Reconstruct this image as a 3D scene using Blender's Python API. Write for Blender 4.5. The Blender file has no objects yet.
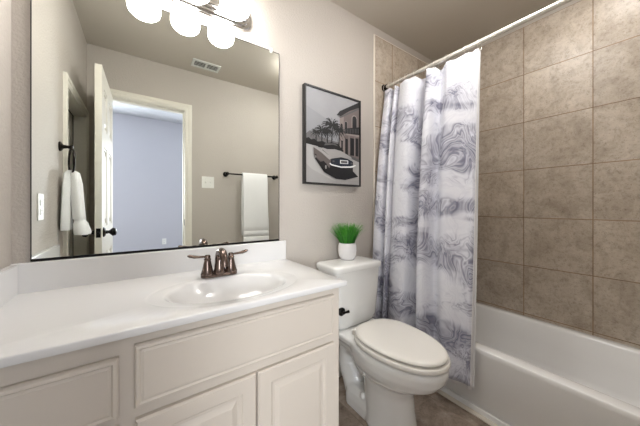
import bpy, bmesh, math, random
from mathutils import Vector, Matrix
random.seed(7)
S = bpy.context.scene
COL = S.collection
PI = math.pi

# ------------------------------------------------------------------ camera, world, lights, exposure
TH = 0.6154; F = 254.2
cam_d = bpy.data.cameras.new('camera'); cam = bpy.data.objects.new('camera', cam_d); COL.objects.link(cam)
cam.location = (0, -1.297, 1.119); cam.rotation_euler = (PI/2, 0, -TH)
cam_d.sensor_width = 36; cam_d.lens = 36*F/640; cam_d.shift_y = -(213-206.07)/640; cam_d.clip_start = .01
S.camera = cam
w = bpy.data.worlds.new('world'); S.world = w; w.use_nodes = True
w.node_tree.nodes['Background'].inputs[0].default_value = (.72, .82, 1, 1)
w.node_tree.nodes['Background'].inputs[1].default_value = 1.0
S.view_settings.view_transform = 'Standard'; S.view_settings.look = 'None'
S.view_settings.exposure = 0.65; S.view_settings.gamma = 1; S.view_settings.use_curve_mapping = False
SHADE_EMIT = 18.0
FILL_DOME_EMIT = 39.0
FILL_CAN_EMIT = 44.0
SHADE_COL = (1.0, .975, .945)
def area(name, loc, rot, sx, sy, power, col):
    l = bpy.data.lights.new(name, 'AREA'); l.shape = 'RECTANGLE'; l.size = sx; l.size_y = sy
    l.energy = power; l.color = col
    o = bpy.data.objects.new(name, l); COL.objects.link(o); o.location = loc; o.rotation_euler = rot
    return o
# daylight fill sent in through each added, unseen window of the room beyond the doorway
area('window_daylight', (-1.15, -4.72, 1.5), (PI/2, 0, 0), 1.2, 1.5, 135, (.94, .97, 1.0))
area('window_daylight', (1.75, -4.72, 1.5), (PI/2, 0, 0), 1.3, 1.5, 75, (.93, .96, 1.0))

# ------------------------------------------------------------------ materials
def srgb(r, g, b):
    f = lambda c: (c/255/12.92 if c/255 <= .04045 else ((c/255+.055)/1.055)**2.4)
    return (f(r), f(g), f(b), 1)
class NT:
    def __init__(s, name):
        s.m = bpy.data.materials.new(name); s.m.use_nodes = True; s.t = s.m.node_tree
        s.b = s.t.nodes['Principled BSDF']
    def n(s, typ, **kw):
        nd = s.t.nodes.new(typ)
        for k, v in kw.items(): setattr(nd, k, v)
        return nd
    def l(s, a, b): s.t.links.new(a, b)
    def coord(s, out='Object'): return s.n('ShaderNodeTexCoord').outputs[out]
    def noise(s, vec, scale, detail=3, rough=.5, dist=0):
        x = s.n('ShaderNodeTexNoise'); x.inputs['Scale'].default_value = scale
        x.inputs['Detail'].default_value = detail; x.inputs['Roughness'].default_value = rough
        x.inputs['Distortion'].default_value = dist
        s.l(vec, x.inputs['Vector']); return x.outputs['Fac']
    def math(s, op, a, b=None, c=None):
        x = s.n('ShaderNodeMath', operation=op)
        for i, v in enumerate((a, b, c)):
            if v is None: continue
            if isinstance(v, (int, float)): x.inputs[i].default_value = v
            else: s.l(v, x.inputs[i])
        return x.outputs[0]
    def ramp(s, fac, stops, interp='LINEAR'):
        x = s.n('ShaderNodeValToRGB'); cr = x.color_ramp; cr.interpolation = interp
        while len(cr.elements) < len(stops): cr.elements.new(.5)
        for e, (p, c) in zip(cr.elements, stops): e.position = p; e.color = c
        s.l(fac, x.inputs[0]); return x.outputs[0]
    def mix(s, fac, a, b, mode='MIX'):
        x = s.n('ShaderNodeMix', data_type='RGBA', blend_type=mode)
        for sock, v in ((x.inputs[0], fac), (x.inputs[6], a), (x.inputs[7], b)):
            if isinstance(v, (int, float)): sock.default_value = v
            elif isinstance(v, tuple): sock.default_value = v
            else: s.l(v, sock)
        return x.outputs[2]
    def bump(s, h, strength, dist=.002):
        x = s.n('ShaderNodeBump'); x.inputs['Strength'].default_value = strength
        x.inputs['Distance'].default_value = dist
        s.l(h, x.inputs['Height']); s.l(x.outputs[0], s.b.inputs['Normal'])
def plain(name, col, rough=.5, metal=0, bump=0, bscale=300, spec=.5, coat=0, vary=.03):
    m = NT(name); b = m.b
    co = m.coord()
    nz = m.noise(co, 18, 3)
    dark = tuple(c*(1-vary*2) for c in col[:3])+(1,)
    m.l(m.mix(nz, dark, col), b.inputs['Base Color'])
    b.inputs['Roughness'].default_value = rough; b.inputs['Metallic'].default_value = metal
    b.inputs['Specular IOR Level'].default_value = spec; b.inputs['Coat Weight'].default_value = coat
    b.inputs['Coat Roughness'].default_value = .05
    if bump: m.bump(m.noise(co, bscale, 2), bump)
    return m.m
def paint(name, col, bump=.35, rough=.6):
    m = NT(name); co = m.coord()
    m.l(m.mix(m.noise(co, 3, 2), tuple(c*.965 for c in col[:3])+(1,), col), m.b.inputs['Base Color'])
    m.b.inputs['Roughness'].default_value = rough; m.b.inputs['Specular IOR Level'].default_value = .3
    h = m.ramp(m.noise(co, 95, 3, .55), [(.35, (0, 0, 0, 1)), (.65, (1, 1, 1, 1))])
    m.bump(h, bump, .0025)
    return m.m
TILE = .3335
def tile_mat(name, axis, off_a, off_z, ca, cb, cc, grout, T=TILE, gw=.0022, axis2='Z', rough=.38):
    m = NT(name); co = m.coord()
    sep = m.n('ShaderNodeSeparateXYZ'); m.l(co, sep.inputs[0])
    a = m.math('DIVIDE', m.math('SUBTRACT', sep.outputs[axis], off_a), T)
    z = m.math('DIVIDE', m.math('SUBTRACT', sep.outputs[axis2], off_z), T)
    def edge(v):
        fr = m.math('FRACT', v)
        return m.math('MINIMUM', fr, m.math('SUBTRACT', 1.0, fr))
    d = m.math('MULTIPLY', m.math('MINIMUM', edge(a), edge(z)), T)
    g = m.math('LESS_THAN', d, gw)
    cmb = m.n('ShaderNodeCombineXYZ'); m.l(m.math('FLOOR', a), cmb.inputs[0]); m.l(m.math('FLOOR', z), cmb.inputs[1])
    wn = m.n('ShaderNodeTexWhiteNoise', noise_dimensions='2D'); m.l(cmb.outputs[0], wn.inputs['Vector'])
    # shift the noise per tile so each tile has its own figure
    vm = m.n('ShaderNodeVectorMath', operation='MULTIPLY_ADD'); m.l(wn.outputs['Color'], vm.inputs[0])
    vm.inputs[1].default_value = (5, 5, 5); m.l(co, vm.inputs[2])
    n1 = m.noise(vm.outputs[0], 7, 6, .62, .6); n2 = m.noise(vm.outputs[0], 42, 5, .7, .3); n3 = m.noise(vm.outputs[0], 150, 2)
    base = m.ramp(n1, [(.32, ca), (.5, cb), (.68, cc)])
    sp = m.ramp(n2, [(.34, (.72, .69, .66, 1)), (.45, (.93, .92, .91, 1)), (.6, (1.05, 1.05, 1.04, 1))])
    c2 = m.mix(.95, base, sp, 'MULTIPLY')
    pit = m.ramp(n3, [(.30, (.66, .62, .58, 1)), (.40, (1, 1, 1, 1))])
    c3 = m.mix(.8, c2, pit, 'MULTIPLY')
    tv = m.ramp(wn.outputs['Value'], [(0, (.93, .93, .94, 1)), (1, (1.05, 1.04, 1.03, 1))])
    c4 = m.mix(1.0, c3, tv, 'MULTIPLY')
    gn = m.ramp(m.noise(co, 9, 2), [(.4, grout), (.62, tuple(min(1, k*1.6) for k in grout[:3])+(1,))])
    m.l(m.mix(g, c4, gn), m.b.inputs['Base Color'])
    m.b.inputs['Roughness'].default_value = rough
    hh = m.math('MULTIPLY_ADD', n2, .25, m.math('MULTIPLY', m.math('SUBTRACT', 1.0, g), .6))
    m.bump(hh, .35, .0015)
    return m.m

M = {}
M['wall'] = paint('greige_wall_paint', srgb(188, 181, 173))
M['ceil'] = paint('ceiling_paint', srgb(196, 189, 178), .25)
M['hallwall'] = paint('hall_wall_paint', srgb(192, 192, 198), .15)
M['hallceil'] = paint('hall_ceiling_paint', srgb(186, 188, 194), .1)
M['carpet'] = plain('hall_carpet', srgb(120, 112, 106), .95, bump=.6, bscale=500)
M['trim'] = plain('white_trim_paint', srgb(226, 222, 211), .35, vary=.01)
M['tileR'] = tile_mat('tile_right', 'Y', -.667, 1.0377, srgb(166, 153, 137), srgb(183, 171, 156), srgb(197, 187, 173), srgb(118, 94, 72))
M['tileB'] = tile_mat('tile_back', 'X', 2.193-.26-.0, 1.0377, srgb(166, 153, 137), srgb(183, 171, 156), srgb(197, 187, 173), srgb(118, 94, 72))
M['tileF'] = tile_mat('floor_tile', 'X', .93, -.45, srgb(122, 108, 97), srgb(154, 140, 127), srgb(180, 167, 154), srgb(132, 118, 105), T=.457, gw=.003, axis2='Y', rough=.5)
M['cab'] = plain('cabinet_paint', srgb(205, 196, 185), .38, vary=.012)
M['counter'] = plain('cultured_marble', srgb(221, 220, 219), .18, coat=.3, vary=.006)
M['porc'] = plain('porcelain', srgb(232, 232, 229), .08, coat=.5, vary=.004)
M['seat'] = plain('toilet_seat_plastic', srgb(234, 231, 224), .22, coat=.3, vary=.004)
M['tub'] = plain('tub_acrylic', srgb(243, 243, 243), .2, coat=.3, vary=.006)
M['caulk'] = plain('caulk', srgb(225, 218, 206), .6)
M['bronze'] = plain('oil_rubbed_bronze', srgb(116, 101, 94), .25, .95, vary=.12)
M['dkbronze'] = plain('dark_bronze', srgb(38, 33, 31), .3, .8, vary=.1)
M['black'] = plain('black_metal', srgb(20, 19, 19), .35, .6)
M['chrome'] = plain('chrome', (.72, .71, .7, 1), .12, 1)
M['nickel'] = plain('brushed_nickel', (.62, .59, .55, 1), .28, 1)
M['rod'] = plain('white_steel_rod', srgb(222, 217, 208), .22, .35, vary=.02)
M['plastic'] = plain('white_plastic', srgb(236, 235, 230), .3)
M['slot'] = plain('dark_slot', srgb(40, 40, 40), .7)
M['grille'] = plain('vent_paint', srgb(214, 216, 212), .4)
M['duct'] = plain('duct_dark', srgb(34, 38, 37), .8)
M['frame'] = plain('black_frame_wood', srgb(28, 27, 27), .45)
M['pot'] = plain('ceramic_pot', srgb(232, 230, 230), .45, bump=.1, bscale=60)
M['soil'] = plain('soil', srgb(40, 45, 22), .9, bump=.5)
M['hinge'] = M['dkbronze']
def mirror_mat():
    m = NT('mirror_silver'); m.b.inputs['Base Color'].default_value = (.935, .97, .94, 1)
    m.b.inputs['Metallic'].default_value = 1; m.b.inputs['Roughness'].default_value = 0.0
    return m.m
M['mirror'] = mirror_mat()
def towel_mat():
    m = NT('white_terry'); co = m.coord()
    m.b.inputs['Base Color'].default_value = srgb(244, 244, 244); m.b.inputs['Roughness'].default_value = .95
    m.b.inputs['Sheen Weight'].default_value = .3
    m.bump(m.noise(co, 420, 3, .7), .7, .003); return m.m
M['towel'] = towel_mat()
def glass_shade(nm, st):
    m = NT(nm); m.b.inputs['Base Color'].default_value = (.9, .9, .88, 1)
    m.b.inputs['Roughness'].default_value = .4
    m.b.inputs['Emission Color'].default_value = SHADE_COL+(1,)
    m.b.inputs['Emission Strength'].default_value = st
    return m.m
M['shade'] = glass_shade('lit_frosted_shade', SHADE_EMIT); M['dome'] = glass_shade('lit_ceiling_dome', FILL_DOME_EMIT); M['can'] = glass_shade('lit_shower_lens', FILL_CAN_EMIT)
def pane_mat():
    m = NT('window_pane'); m.b.inputs['Base Color'].default_value = (.9, .95, 1, 1)
    m.b.inputs['Emission Color'].default_value = (.7, .82, 1, 1); m.b.inputs['Emission Strength'].default_value = 3
    return m.m
M['pane'] = pane_mat()
def grass_mat():
    m = NT('artificial_grass'); co = m.coord('UV')
    sep = m.n('ShaderNodeSeparateXYZ'); m.l(co, sep.inputs[0])
    c = m.ramp(sep.outputs[0], [(0, srgb(22, 84, 18)), (.5, srgb(52, 142, 34)), (1, srgb(104, 190, 60))])
    m.l(c, m.b.inputs['Base Color']); m.b.inputs['Roughness'].default_value = .45
    m.b.inputs['Transmission Weight'].default_value = 0
    return m.m
M['grass'] = grass_mat()
def curtain_mat():
    m = NT('marbled_curtain_fabric'); uv = m.coord('UV')
    def mapped(sx, sy, ox=0, oy=0):
        mp = m.n('ShaderNodeMapping'); mp.inputs['Scale'].default_value = (sx, sy, 1); mp.inputs['Location'].default_value = (ox, oy, 0)
        m.l(uv, mp.inputs['Vector']); return mp.outputs[0]
    # domain warp
    wn = m.n('ShaderNodeTexNoise'); wn.inputs['Scale'].default_value = 3.0; wn.inputs['Detail'].default_value = 2
    m.l(mapped(1.1, .9, 3.1, 1.7), wn.inputs['Vector'])
    sub = m.n('ShaderNodeVectorMath', operation='SUBTRACT'); m.l(wn.outputs['Color'], sub.inputs[0]); sub.inputs[1].default_value = (.5, .5, .5)
    add = m.n('ShaderNodeVectorMath', operation='MULTIPLY_ADD'); m.l(sub.outputs[0], add.inputs[0]); add.inputs[1].default_value = (.6, .55, 0)
    m.l(mapped(1, .8), add.inputs[2])
    field = m.noise(add.outputs[0], 3.3, 4, .5, .3)
    bands = m.math('FRACT', m.math('MULTIPLY', field, 16.0))
    band = m.ramp(bands, [(0, (0, 0, 0, 1)), (.18, (.8, .8, .8, 1)), (.42, (.2, .2, .2, 1)), (.6, (0, 0, 0, 1)), (.82, (.45, .45, .45, 1)), (1, (0, 0, 0, 1))])
    big = m.noise(mapped(1.2, 2.4, .4, .2), 2.1, 3, .5, .5)
    zone = m.ramp(big, [(.44, (0, 0, 0, 1)), (.56, (1, 1, 1, 1))])
    wash = m.ramp(m.noise(add.outputs[0], 7, 4, .6, .8), [(.36, (0, 0, 0, 1)), (.66, (1, 1, 1, 1))])
    k = m.math('ADD', m.math('MULTIPLY', band, m.math('MULTIPLY_ADD', zone, .50, .20)), m.math('MULTIPLY', m.math('MULTIPLY_ADD', zone, .8, .08), m.math('MULTIPLY_ADD', wash, .5, .18)))
    c = m.ramp(k, [(0, srgb(231, 232, 239)), (.22, srgb(219, 220, 229)), (.46, srgb(190, 191, 203)), (.75, srgb(152, 152, 168)), (1, srgb(124, 124, 142))])
    m.l(c, m.b.inputs['Base Color']); m.b.inputs['Roughness'].default_value = .7
    m.b.inputs['Specular IOR Level'].default_value = .25
    m.bump(m.noise(uv, 900, 2), .15, .0006)
    return m.m
M['curtain'] = curtain_mat()
M['liner'] = plain('white_liner_vinyl', srgb(238, 238, 240), .5)
for nm, c in dict(sky=(158, 158, 161), skyd=(150, 151, 154), road=(172, 170, 168), road2=(160, 158, 156), dark=(24, 24, 26), mid=(92, 90, 90), wallp=(112, 101, 98), walll=(142, 131, 127),
                  hill=(112, 110, 110), leaf=(34, 35, 35), leafl=(44, 45, 45), car=(98, 90, 88), carl=(160, 157, 155), chromep=(235, 235, 235), navy=(30, 38, 52)).items():
    M['art_'+nm] = plain('print_'+nm, srgb(*c), .35, vary=.05)

# ------------------------------------------------------------------ mesh helpers
def obj(name, bm, mat, parent=None, smooth=True, angle=35, bevel=0, seg=2, sub=0):
    me = bpy.data.meshes.new(name)
    bmesh.ops.recalc_face_normals(bm, faces=bm.faces)
    bm.to_mesh(me); bm.free()
    o = bpy.data.objects.new(name, me); COL.objects.link(o)
    mats = mat if isinstance(mat, (list, tuple)) else [mat]
    for mm in mats: me.materials.append(mm)
    if parent is not None: o.parent = parent
    if bevel:
        b = o.modifiers.new('bevel', 'BEVEL'); b.width = bevel; b.segments = seg; b.limit_method = 'ANGLE'; b.angle_limit = math.radians(40)
    if sub:
        s_ = o.modifiers.new('sub', 'SUBSURF'); s_.levels = sub; s_.render_levels = sub
    if smooth:
        for p in me.polygons: p.use_smooth = True
        if not sub:
            try: me.set_sharp_from_angle(angle=math.radians(angle))
            except Exception: pass
    return o
def box(bm, x0, x1, y0, y1, z0, z1, mi=0):
    vs = [bm.verts.new((x, y, z)) for x in (x0, x1) for y in (y0, y1) for z in (z0, z1)]
    for f in ((0, 1, 3, 2), (4, 6, 7, 5), (0, 4, 5, 1), (2, 3, 7, 6), (0, 2, 6, 4), (1, 5, 7, 3)):
        fc = bm.faces.new([vs[i] for i in f]); fc.material_index = mi
    return vs
def loft(bm, loops, cap0=True, cap1=True, closed=True, mi=0):
    rows = [[bm.verts.new(p) for p in L] for L in loops]
    n = len(rows[0])
    for a, b in zip(rows, rows[1:]):
        for i in range(n if closed else n-1):
            f = bm.faces.new((a[i], a[(i+1) % n], b[(i+1) % n], b[i])); f.material_index = mi
    if cap0: bm.faces.new(rows[0][::-1]).material_index = mi
    if cap1: bm.faces.new(rows[-1]).material_index = mi
    return rows
def tube(bm, pts, r, n=12, closed=False, mi=0, flat=None):
    pts = [Vector(p) for p in pts]; N = len(pts)
    rs = r if isinstance(r, (list, tuple)) else [r]*N
    up = None; loops = []
    for i, p in enumerate(pts):
        if closed: t = (pts[(i+1) % N]-pts[i-1])
        else: t = (pts[min(i+1, N-1)]-pts[max(i-1, 0)])
        t.normalize()
        if up is None:
            up = Vector((0, 0, 1)) if abs(t.z) < .9 else Vector((1, 0, 0))
        up = (up-t*up.dot(t)).normalized(); s = t.cross(up)
        fl = 1 if flat is None else flat
        loops.append([p+(up*math.sin(2*PI*k/n)*fl+s*math.cos(2*PI*k/n))*rs[i] for k in range(n)])
    if closed: loops.append(loops[0]); loft(bm, loops, False, False, mi=mi); bmesh.ops.remove_doubles(bm, verts=bm.verts, dist=1e-6)
    else: loft(bm, loops, mi=mi)
def lathe(bm, prof, c=(0, 0, 0), n=32, axis='Z', mi=0):
    loops = []
    for r, h in prof:
        L = []
        for k in range(n):
            a = 2*PI*k/n; x, y = r*math.cos(a), r*math.sin(a)
            p = {'Z': (x, y, h), 'Y': (x, h, y), 'X': (h, x, y)}[axis]
            L.append((c[0]+p[0], c[1]+p[1], c[2]+p[2]))
        loops.append(L)
    loft(bm, loops, prof[0][0] > 1e-5, prof[-1][0] > 1e-5, mi=mi)
def rrect(x0, x1, y0, y1, r, z, n=6):
    out = []
    for cx, cy, a0 in ((x1-r, y1-r, 0), (x0+r, y1-r, 90), (x0+r, y0+r, 180), (x1-r, y0+r, 270)):
        for k in range(n+1):
            a = math.radians(a0+90*k/n); out.append((cx+r*math.cos(a), cy+r*math.sin(a), z))
    return out
def sellipse(cx, cy, a, bf, bb, z, n=48, p=2.0, pb=None):
    """egg: a half width in x, bf towards -y, bb towards +y"""
    out = []
    for k in range(n):
        t = 2*PI*k/n; c, s = math.cos(t), math.sin(t)
        pp = p if s < 0 else (pb or p)
        x = a*math.copysign(abs(c)**(2/pp), c); b = bf if s < 0 else bb
        out.append((cx+x, cy+b*math.copysign(abs(s)**(2/pp), s), z))
    return out
def catmull3(P, n):
    out = []
    for i in range(len(P)-1):
        p0, p1, p2, p3 = P[max(i-1, 0)], P[i], P[i+1], P[min(i+2, len(P)-1)]
        for k in range(n):
            t = k/n; out.append(tuple(.5*(2*p1[j]+(-p0[j]+p2[j])*t+(2*p0[j]-5*p1[j]+4*p2[j]-p3[j])*t*t+(-p0[j]+3*p1[j]-3*p2[j]+p3[j])*t**3) for j in range(3)))
    out.append(tuple(P[-1])); return out
def BM(): return bmesh.new()
def boxobj(name, dims, mat, parent=None, bevel=0, **k):
    bm = BM(); box(bm, *dims); return obj(name, bm, mat, parent, bevel=bevel, **k)
def struct(o): o['kind'] = 'structure'; return o
def tag(o, label, cat, group=None):
    o['label'] = label; o['category'] = cat
    if group: o['group'] = group
    return o
def thing(name, label, cat, loc, group=None):
    o = bpy.data.objects.new(name, None); COL.objects.link(o); o.location = loc; o.empty_display_size = .05
    return tag(o, label, cat, group)
def part(t, o, **k):
    """parent an object built in world coordinates to a thing"""
    o.parent = t; bpy.context.view_layer.update()
    o.matrix_parent_inverse = t.matrix_world.inverted(); return o

XL, XR, YF, CH = -.354, 2.193, -1.487, 2.44
TX = 1.403; TZ = 1.0377+4*TILE; WT = .12
# ------------------------------------------------------------------ room shell
def structbox(name, boxes, mat, bevel=0):
    bm = BM()
    for b in boxes: box(bm, *b)
    return struct(obj(name, bm, mat, smooth=False, bevel=bevel))
DX0, DX1, DH = -.215, .352, 2.045       # bathroom doorway in the front wall
structbox('wall_back', [(XL-WT, XR+WT, 0, WT, -.1, CH+.1)], M['wall'])
structbox('wall_right', [(XR, XR+WT, YF, 0, -.1, TZ)], M['tileR'])
structbox('wall_right_upper', [(XR+.006, XR+WT, YF, 0, TZ, CH+.1)], M['wall'])
CY0, CY1, CHH = -1.425, -.755, 1.83      # recessed closet doorway in the left wall
structbox('wall_left', [(XL-WT, XL, CY1, 0, -.1, CH+.1), (XL-WT, XL, CY0, CY1, CHH, CH+.1), (XL-WT, XL, YF-WT, CY0, -.1, CH+.1)], M['wall'])
structbox('wall_front', [(XL, DX0-.02, YF-WT, YF, -.1, CH+.1), (DX0-.02, DX1+.02, YF-WT, YF, DH+.02, CH+.1), (DX1+.02, XR+WT, YF-WT, YF, -.1, CH+.1)], M['wall'])
structbox('ceiling', [(XL-WT, XR+WT, YF-WT, WT, CH, CH+.1)], M['ceil'])
structbox('floor', [(XL-WT, XR+WT, YF-WT, WT, -.1, 0)], M['tileF'])
structbox('wall_alcove_back', [(TX, XR, -.009, 0, .0, TZ)], M['tileB'])
structbox('wall_alcove_front', [(TX, XR, YF, YF+.009, .0, TZ)], M['tileB'])
# bullnose edges of the tiled area
bm = BM(); tube(bm, [(TX-.002, -.003, 0), (TX-.002, -.003, TZ+.004), (XR, -.003, TZ+.004)], .008, 8)
struct(obj('trim_1', bm, M['caulk']))
# room beyond the doorway
HX0, HX1, HY, HC = -1.9, 2.7, -4.6, 2.80
hy = YF-WT
FILL_WINS = [(-1.75, -.55), (1.1, 2.4)]; WZ0, WZ1 = .75, 2.25
structbox('wall_hall_back', [(HX0-.1, HX1+.1, HY-.1, HY, -.1, WZ0), (HX0-.1, HX1+.1, HY-.1, HY, WZ1, HC+.1), (HX0-.1, -1.75, HY-.1, HY, WZ0, WZ1), (-.55, 1.1, HY-.1, HY, WZ0, WZ1), (2.4, HX1+.1, HY-.1, HY, WZ0, WZ1)], M['hallwall'])
structbox('wall_hall_left', [(HX0-.1, HX0, HY, hy, -.1, HC+.1)], M['hallwall'])
structbox('wall_hall_right', [(HX1, HX1+.1, HY, hy, -.1, HC+.1)], M['hallwall'])
structbox('wall_hall_front', [(HX0, DX0-.02, hy-.01, hy, -.1, HC), (DX0-.02, DX1+.02, hy-.01, hy, DH+.02, HC), (DX1+.02, HX1, hy-.01, hy, -.1, HC)], M['hallwall'])
structbox('floor_hall', [(HX0, HX1, HY, hy, -.1, 0)], M['carpet'])
structbox('ceiling_hall', [(HX0, HX1, HY, hy, HC, HC+.1)], M['hallceil'])
for n_, (a, b) in enumerate(FILL_WINS):  # unseen windows, placed here to send fill light into the bathroom
    zm = (WZ0+WZ1)/2
    structbox('window_%d' % (n_+1), [(a, a+.05, HY-.08, HY+.015, WZ0, WZ1), (b-.05, b, HY-.08, HY+.015, WZ0, WZ1), (a+.05, b-.05, HY-.08, HY+.015, WZ0, WZ0+.05), (a+.05, b-.05, HY-.08, HY+.015, WZ1-.05, WZ1), (a+.05, b-.05, HY-.06, HY-.03, zm-.02, zm+.02)], M['trim'])

# door casings and jambs
CASP = [(0, 0), (0, .009), (.004, .011), (.010, .014), (.017, .011), (.028, .012), (.034, .017), (.050, .018), (.057, .015), (.057, 0)]
def casing(name, axis, wall, sgn, a0, a1, h):
    bm = BM(); secs = []
    for k in range(4):
        sec = []
        for o, d in CASP:
            a = (a0-o) if k < 2 else (a1+o); z = 0 if k in (0, 3) else h+o
            sec.append((a, wall+sgn*d, z) if axis == 'y' else (wall+sgn*d, a, z))
        secs.append(sec)
    loft(bm, secs); return struct(obj(name, bm, M['trim'], angle=20))
casing('trim_2', 'y', YF, 1, DX0-.004, DX1+.004, DH+.004)
bm = BM()
for (x0, x1, z0, z1) in ((DX0-.018, DX0, 0, DH+.018), (DX1, DX1+.018, 0, DH+.018), (DX0-.018, DX1+.018, DH, DH+.018)):
    box(bm, x0, x1, YF-WT-.004, YF+.002, z0, z1)
# door stops
box(bm, DX1-.010, DX1, YF-.075, YF-.04, 0, DH); box(bm, DX0, DX1, YF-.075, YF-.04, DH-.010, DH)
j = struct(obj('trim_3', bm, M['trim'], bevel=.0015))
sp = boxobj('strike_plate', (DX1-.0015, DX1+.001, YF-.032, YF-.004, .93, .99), M['dkbronze'], j)
casing('trim_4', 'y', hy-.01, -1, DX0-.004, DX1+.004, DH+.004)
casing('trim_5', 'x', XL, 1, CY0+.012, CY1-.012, CHH-.012)
structbox('trim_6', [(XL-WT, XL+.002, CY1-.016, CY1-.0005, 0, CHH-.0005), (XL-WT, XL+.002, CY0+.0005, CY0+.016, 0, CHH-.0005), (XL-WT, XL+.002, CY0+.016, CY1-.016, CHH-.016, CHH-.0005)], M['trim'])
# panelled door slabs
def rings_panel(bm, x0, x1, z0, z1, yb, rings, sgn=-1, M4=None):
    """closed solid whose front (towards sgn*y) follows rings of (inset, depth from yb)"""
    loops = []
    for ins, d in rings:
        y = yb+sgn*d
        loops.append([(x0+ins, y, z0+ins), (x1-ins, y, z0+ins), (x1-ins, y, z1-ins), (x0+ins, y, z1-ins)])
    if M4 is not None: loops = [[tuple(M4 @ Vector(p)) for p in L] for L in loops]
    loft(bm, loops)
def door_slab(name, w, h, t):
    """slab in x 0..w, y 0..t, z .01..h with six sunk panels on both faces"""
    bm = BM(); st = .095; mid = .09
    cols = [(st, w/2-mid/2), (w/2+mid/2, w-st)] if w > .5 else [(st, w-st)]
    rows = [(.22, .80), (.98, 1.52), (1.64, h-.12)] if h > 1.9 else [(.22, .80), (.96, h-.12)]
    xs = sorted({0, w}.union(*[{a, b} for a, b in cols])); zs = sorted({.01, h}.union(*[{a, b} for a, b in rows]))
    for a, b in zip(xs, xs[1:]):
        for c, d in zip(zs, zs[1:]):
            if (a, b) in cols and (c, d) in rows:
                box(bm, a, b, .010, t-.010, c, d)
                for s_, yb in ((-1, .010), (1, t-.010)):
                    m_ = .018
                    # sloped moulding + raised field
                    for q in ((a, b, c, c+m_), (a, b, d-m_, d)):
                        yy = sorted((yb, yb+s_*.006)); box(bm, q[0], q[1], *yy, q[2], q[3])
                    for q in ((a, a+m_), (b-m_, b)):
                        yy = sorted((yb, yb+s_*.006)); box(bm, q[0], q[1], *yy, c, d)
                    rings_panel(bm, a+.035, b-.035, c+.035, d-.035, yb, [(0, 0), (.018, .007), (.02, .007)], s_)
            else:
                box(bm, a, b, 0, t, c, d)
    return obj(name, bm, M['trim'], smooth=False)
door = struct(door_slab('door_1', .607, 2.035, .036))
tip = Vector((-.2025, -.878)); hin = Vector((-.190, YF+.004))
ang = math.atan2(tip.y-hin.y, tip.x-hin.x)
door.location = (hin.x, hin.y, 0); door.rotation_euler = (0, 0, ang)
# slab occupies local y 0..t which is to the LEFT of the hinge->tip direction
for s_ in (1, -1):
    bm = BM(); y0 = .036 if s_ > 0 else 0
    lathe(bm, [(0, y0), (.032, y0), (.033, y0+s_*.004), (.026, y0+s_*.010), (.012, y0+s_*.014), (.010, y0+s_*.030), (.018, y0+s_*.038), (.027, y0+s_*.048), (.029, y0+s_*.048), (.024, y0+s_*.066), (.010, y0+s_*.071), (0, y0+s_*.0715)], (.547, 0, .945), 24, 'Y')
    obj('door_knob', bm, M['black'], door)
bm = BM(); box(bm, .6065, .6085, .006, .030, .915, .975); box(bm, .607, .616, .012, .024, .937, .953)
obj('latch', bm, M['black'], door, bevel=.001)
for zz in (.25, 1.02, 1.8):
    bm = BM(); tube(bm, [(-.002, .038, zz-.045), (-.002, .038, zz+.045)], .006, 8); obj('door_hinge', bm, M['dkbronze'], door)
cd = struct(door_slab('door_2', CY1-CY0-.050, CHH-.022, .034))
cd.rotation_euler = (0, 0, PI/2); cd.location = (XL-.070, CY0+.025, 0)
bm = BM(); box(bm, XL-WT+.002, XL-WT+.012, CY0+.018, CY1, 0, CHH)
struct(obj('trim_7', bm, M['slot']))
bm = BM()   # dark strip standing in for shade in the gap round the closet door
box(bm, XL-.085, XL-.066, CY0+.0165, CY0+.0245, 0, CHH-.0165); box(bm, XL-.085, XL-.066, CY0+.0245, CY1-.0165, CHH-.0215, CHH-.0165)
struct(obj('trim_8', bm, M['slot']))
# baseboards
def baseboard(name, x0, x1, y0, y1):
    bm = BM(); box(bm, x0, x1, y0, y1, 0, .085)
    if abs(x1-x0) > abs(y1-y0):
        box(bm, x0, x1, y0+(.004 if y0 < -.7 and False else 0), y1, .085, .095)
    else: box(bm, x0, x1, y0, y1, .085, .095)
    return struct(obj(name, bm, M['trim'], bevel=.004))
baseboard('baseboard_back', .646, TX-.01, -.014, 0)
baseboard('baseboard_front', DX1+.058, TX-.01, YF, YF+.014)
baseboard('baseboard_left', XL, XL+.012, CY1+.058, -.56)

# ------------------------------------------------------------------ bathtub
tb = thing('bathtub', 'white alcove bathtub with a smooth apron, standing along the tiled wall', 'bathtub', (1.84, -.75, 0))
bm = BM()
X0, X1, Y0, Y1, RZ = 1.483, XR-.001, YF+.010, -.010, .353
def tl(xa, xb, ya, yb, r, z): return rrect(xa, xb, ya, yb, r, z, 8)
loops = [tl(X0+.020, X1, Y0, Y1, .004, .0), tl(X0+.020, X1, Y0, Y1, .004, .035), tl(X0+.012, X1, Y0, Y1, .004, .045),
         tl(X0+.006, X1, Y0, Y1, .004, .30), tl(X0, X1, Y0, Y1, .006, .325), tl(X0, X1, Y0, Y1, .006, RZ-.005), tl(X0+.0015, X1-.001, Y0+.001, Y1-.001, .007, RZ-.0015), tl(X0+.005, X1-.003, Y0+.003, Y1-.003, .008, RZ),
         tl(X0+.062, X1-.045, Y0+.075, Y1-.085, .10, RZ), tl(X0+.070, X1-.052, Y0+.083, Y1-.093, .10, RZ-.003), tl(X0+.076, X1-.058, Y0+.09, Y1-.10, .10, RZ-.012),
         tl(X0+.092, X1-.070, Y0+.12, Y1-.13, .11, RZ-.12), tl(X0+.105, X1-.082, Y0+.17, Y1-.16, .12, .11), tl(X0+.125, X1-.10, Y0+.20, Y1-.185, .12, .075), tl(X0+.17, X1-.14, Y0+.25, Y1-.23, .11, .062)]
loft(bm, loops)
part(tb, obj('tub_body', bm, M['tub'], angle=60))
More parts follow.
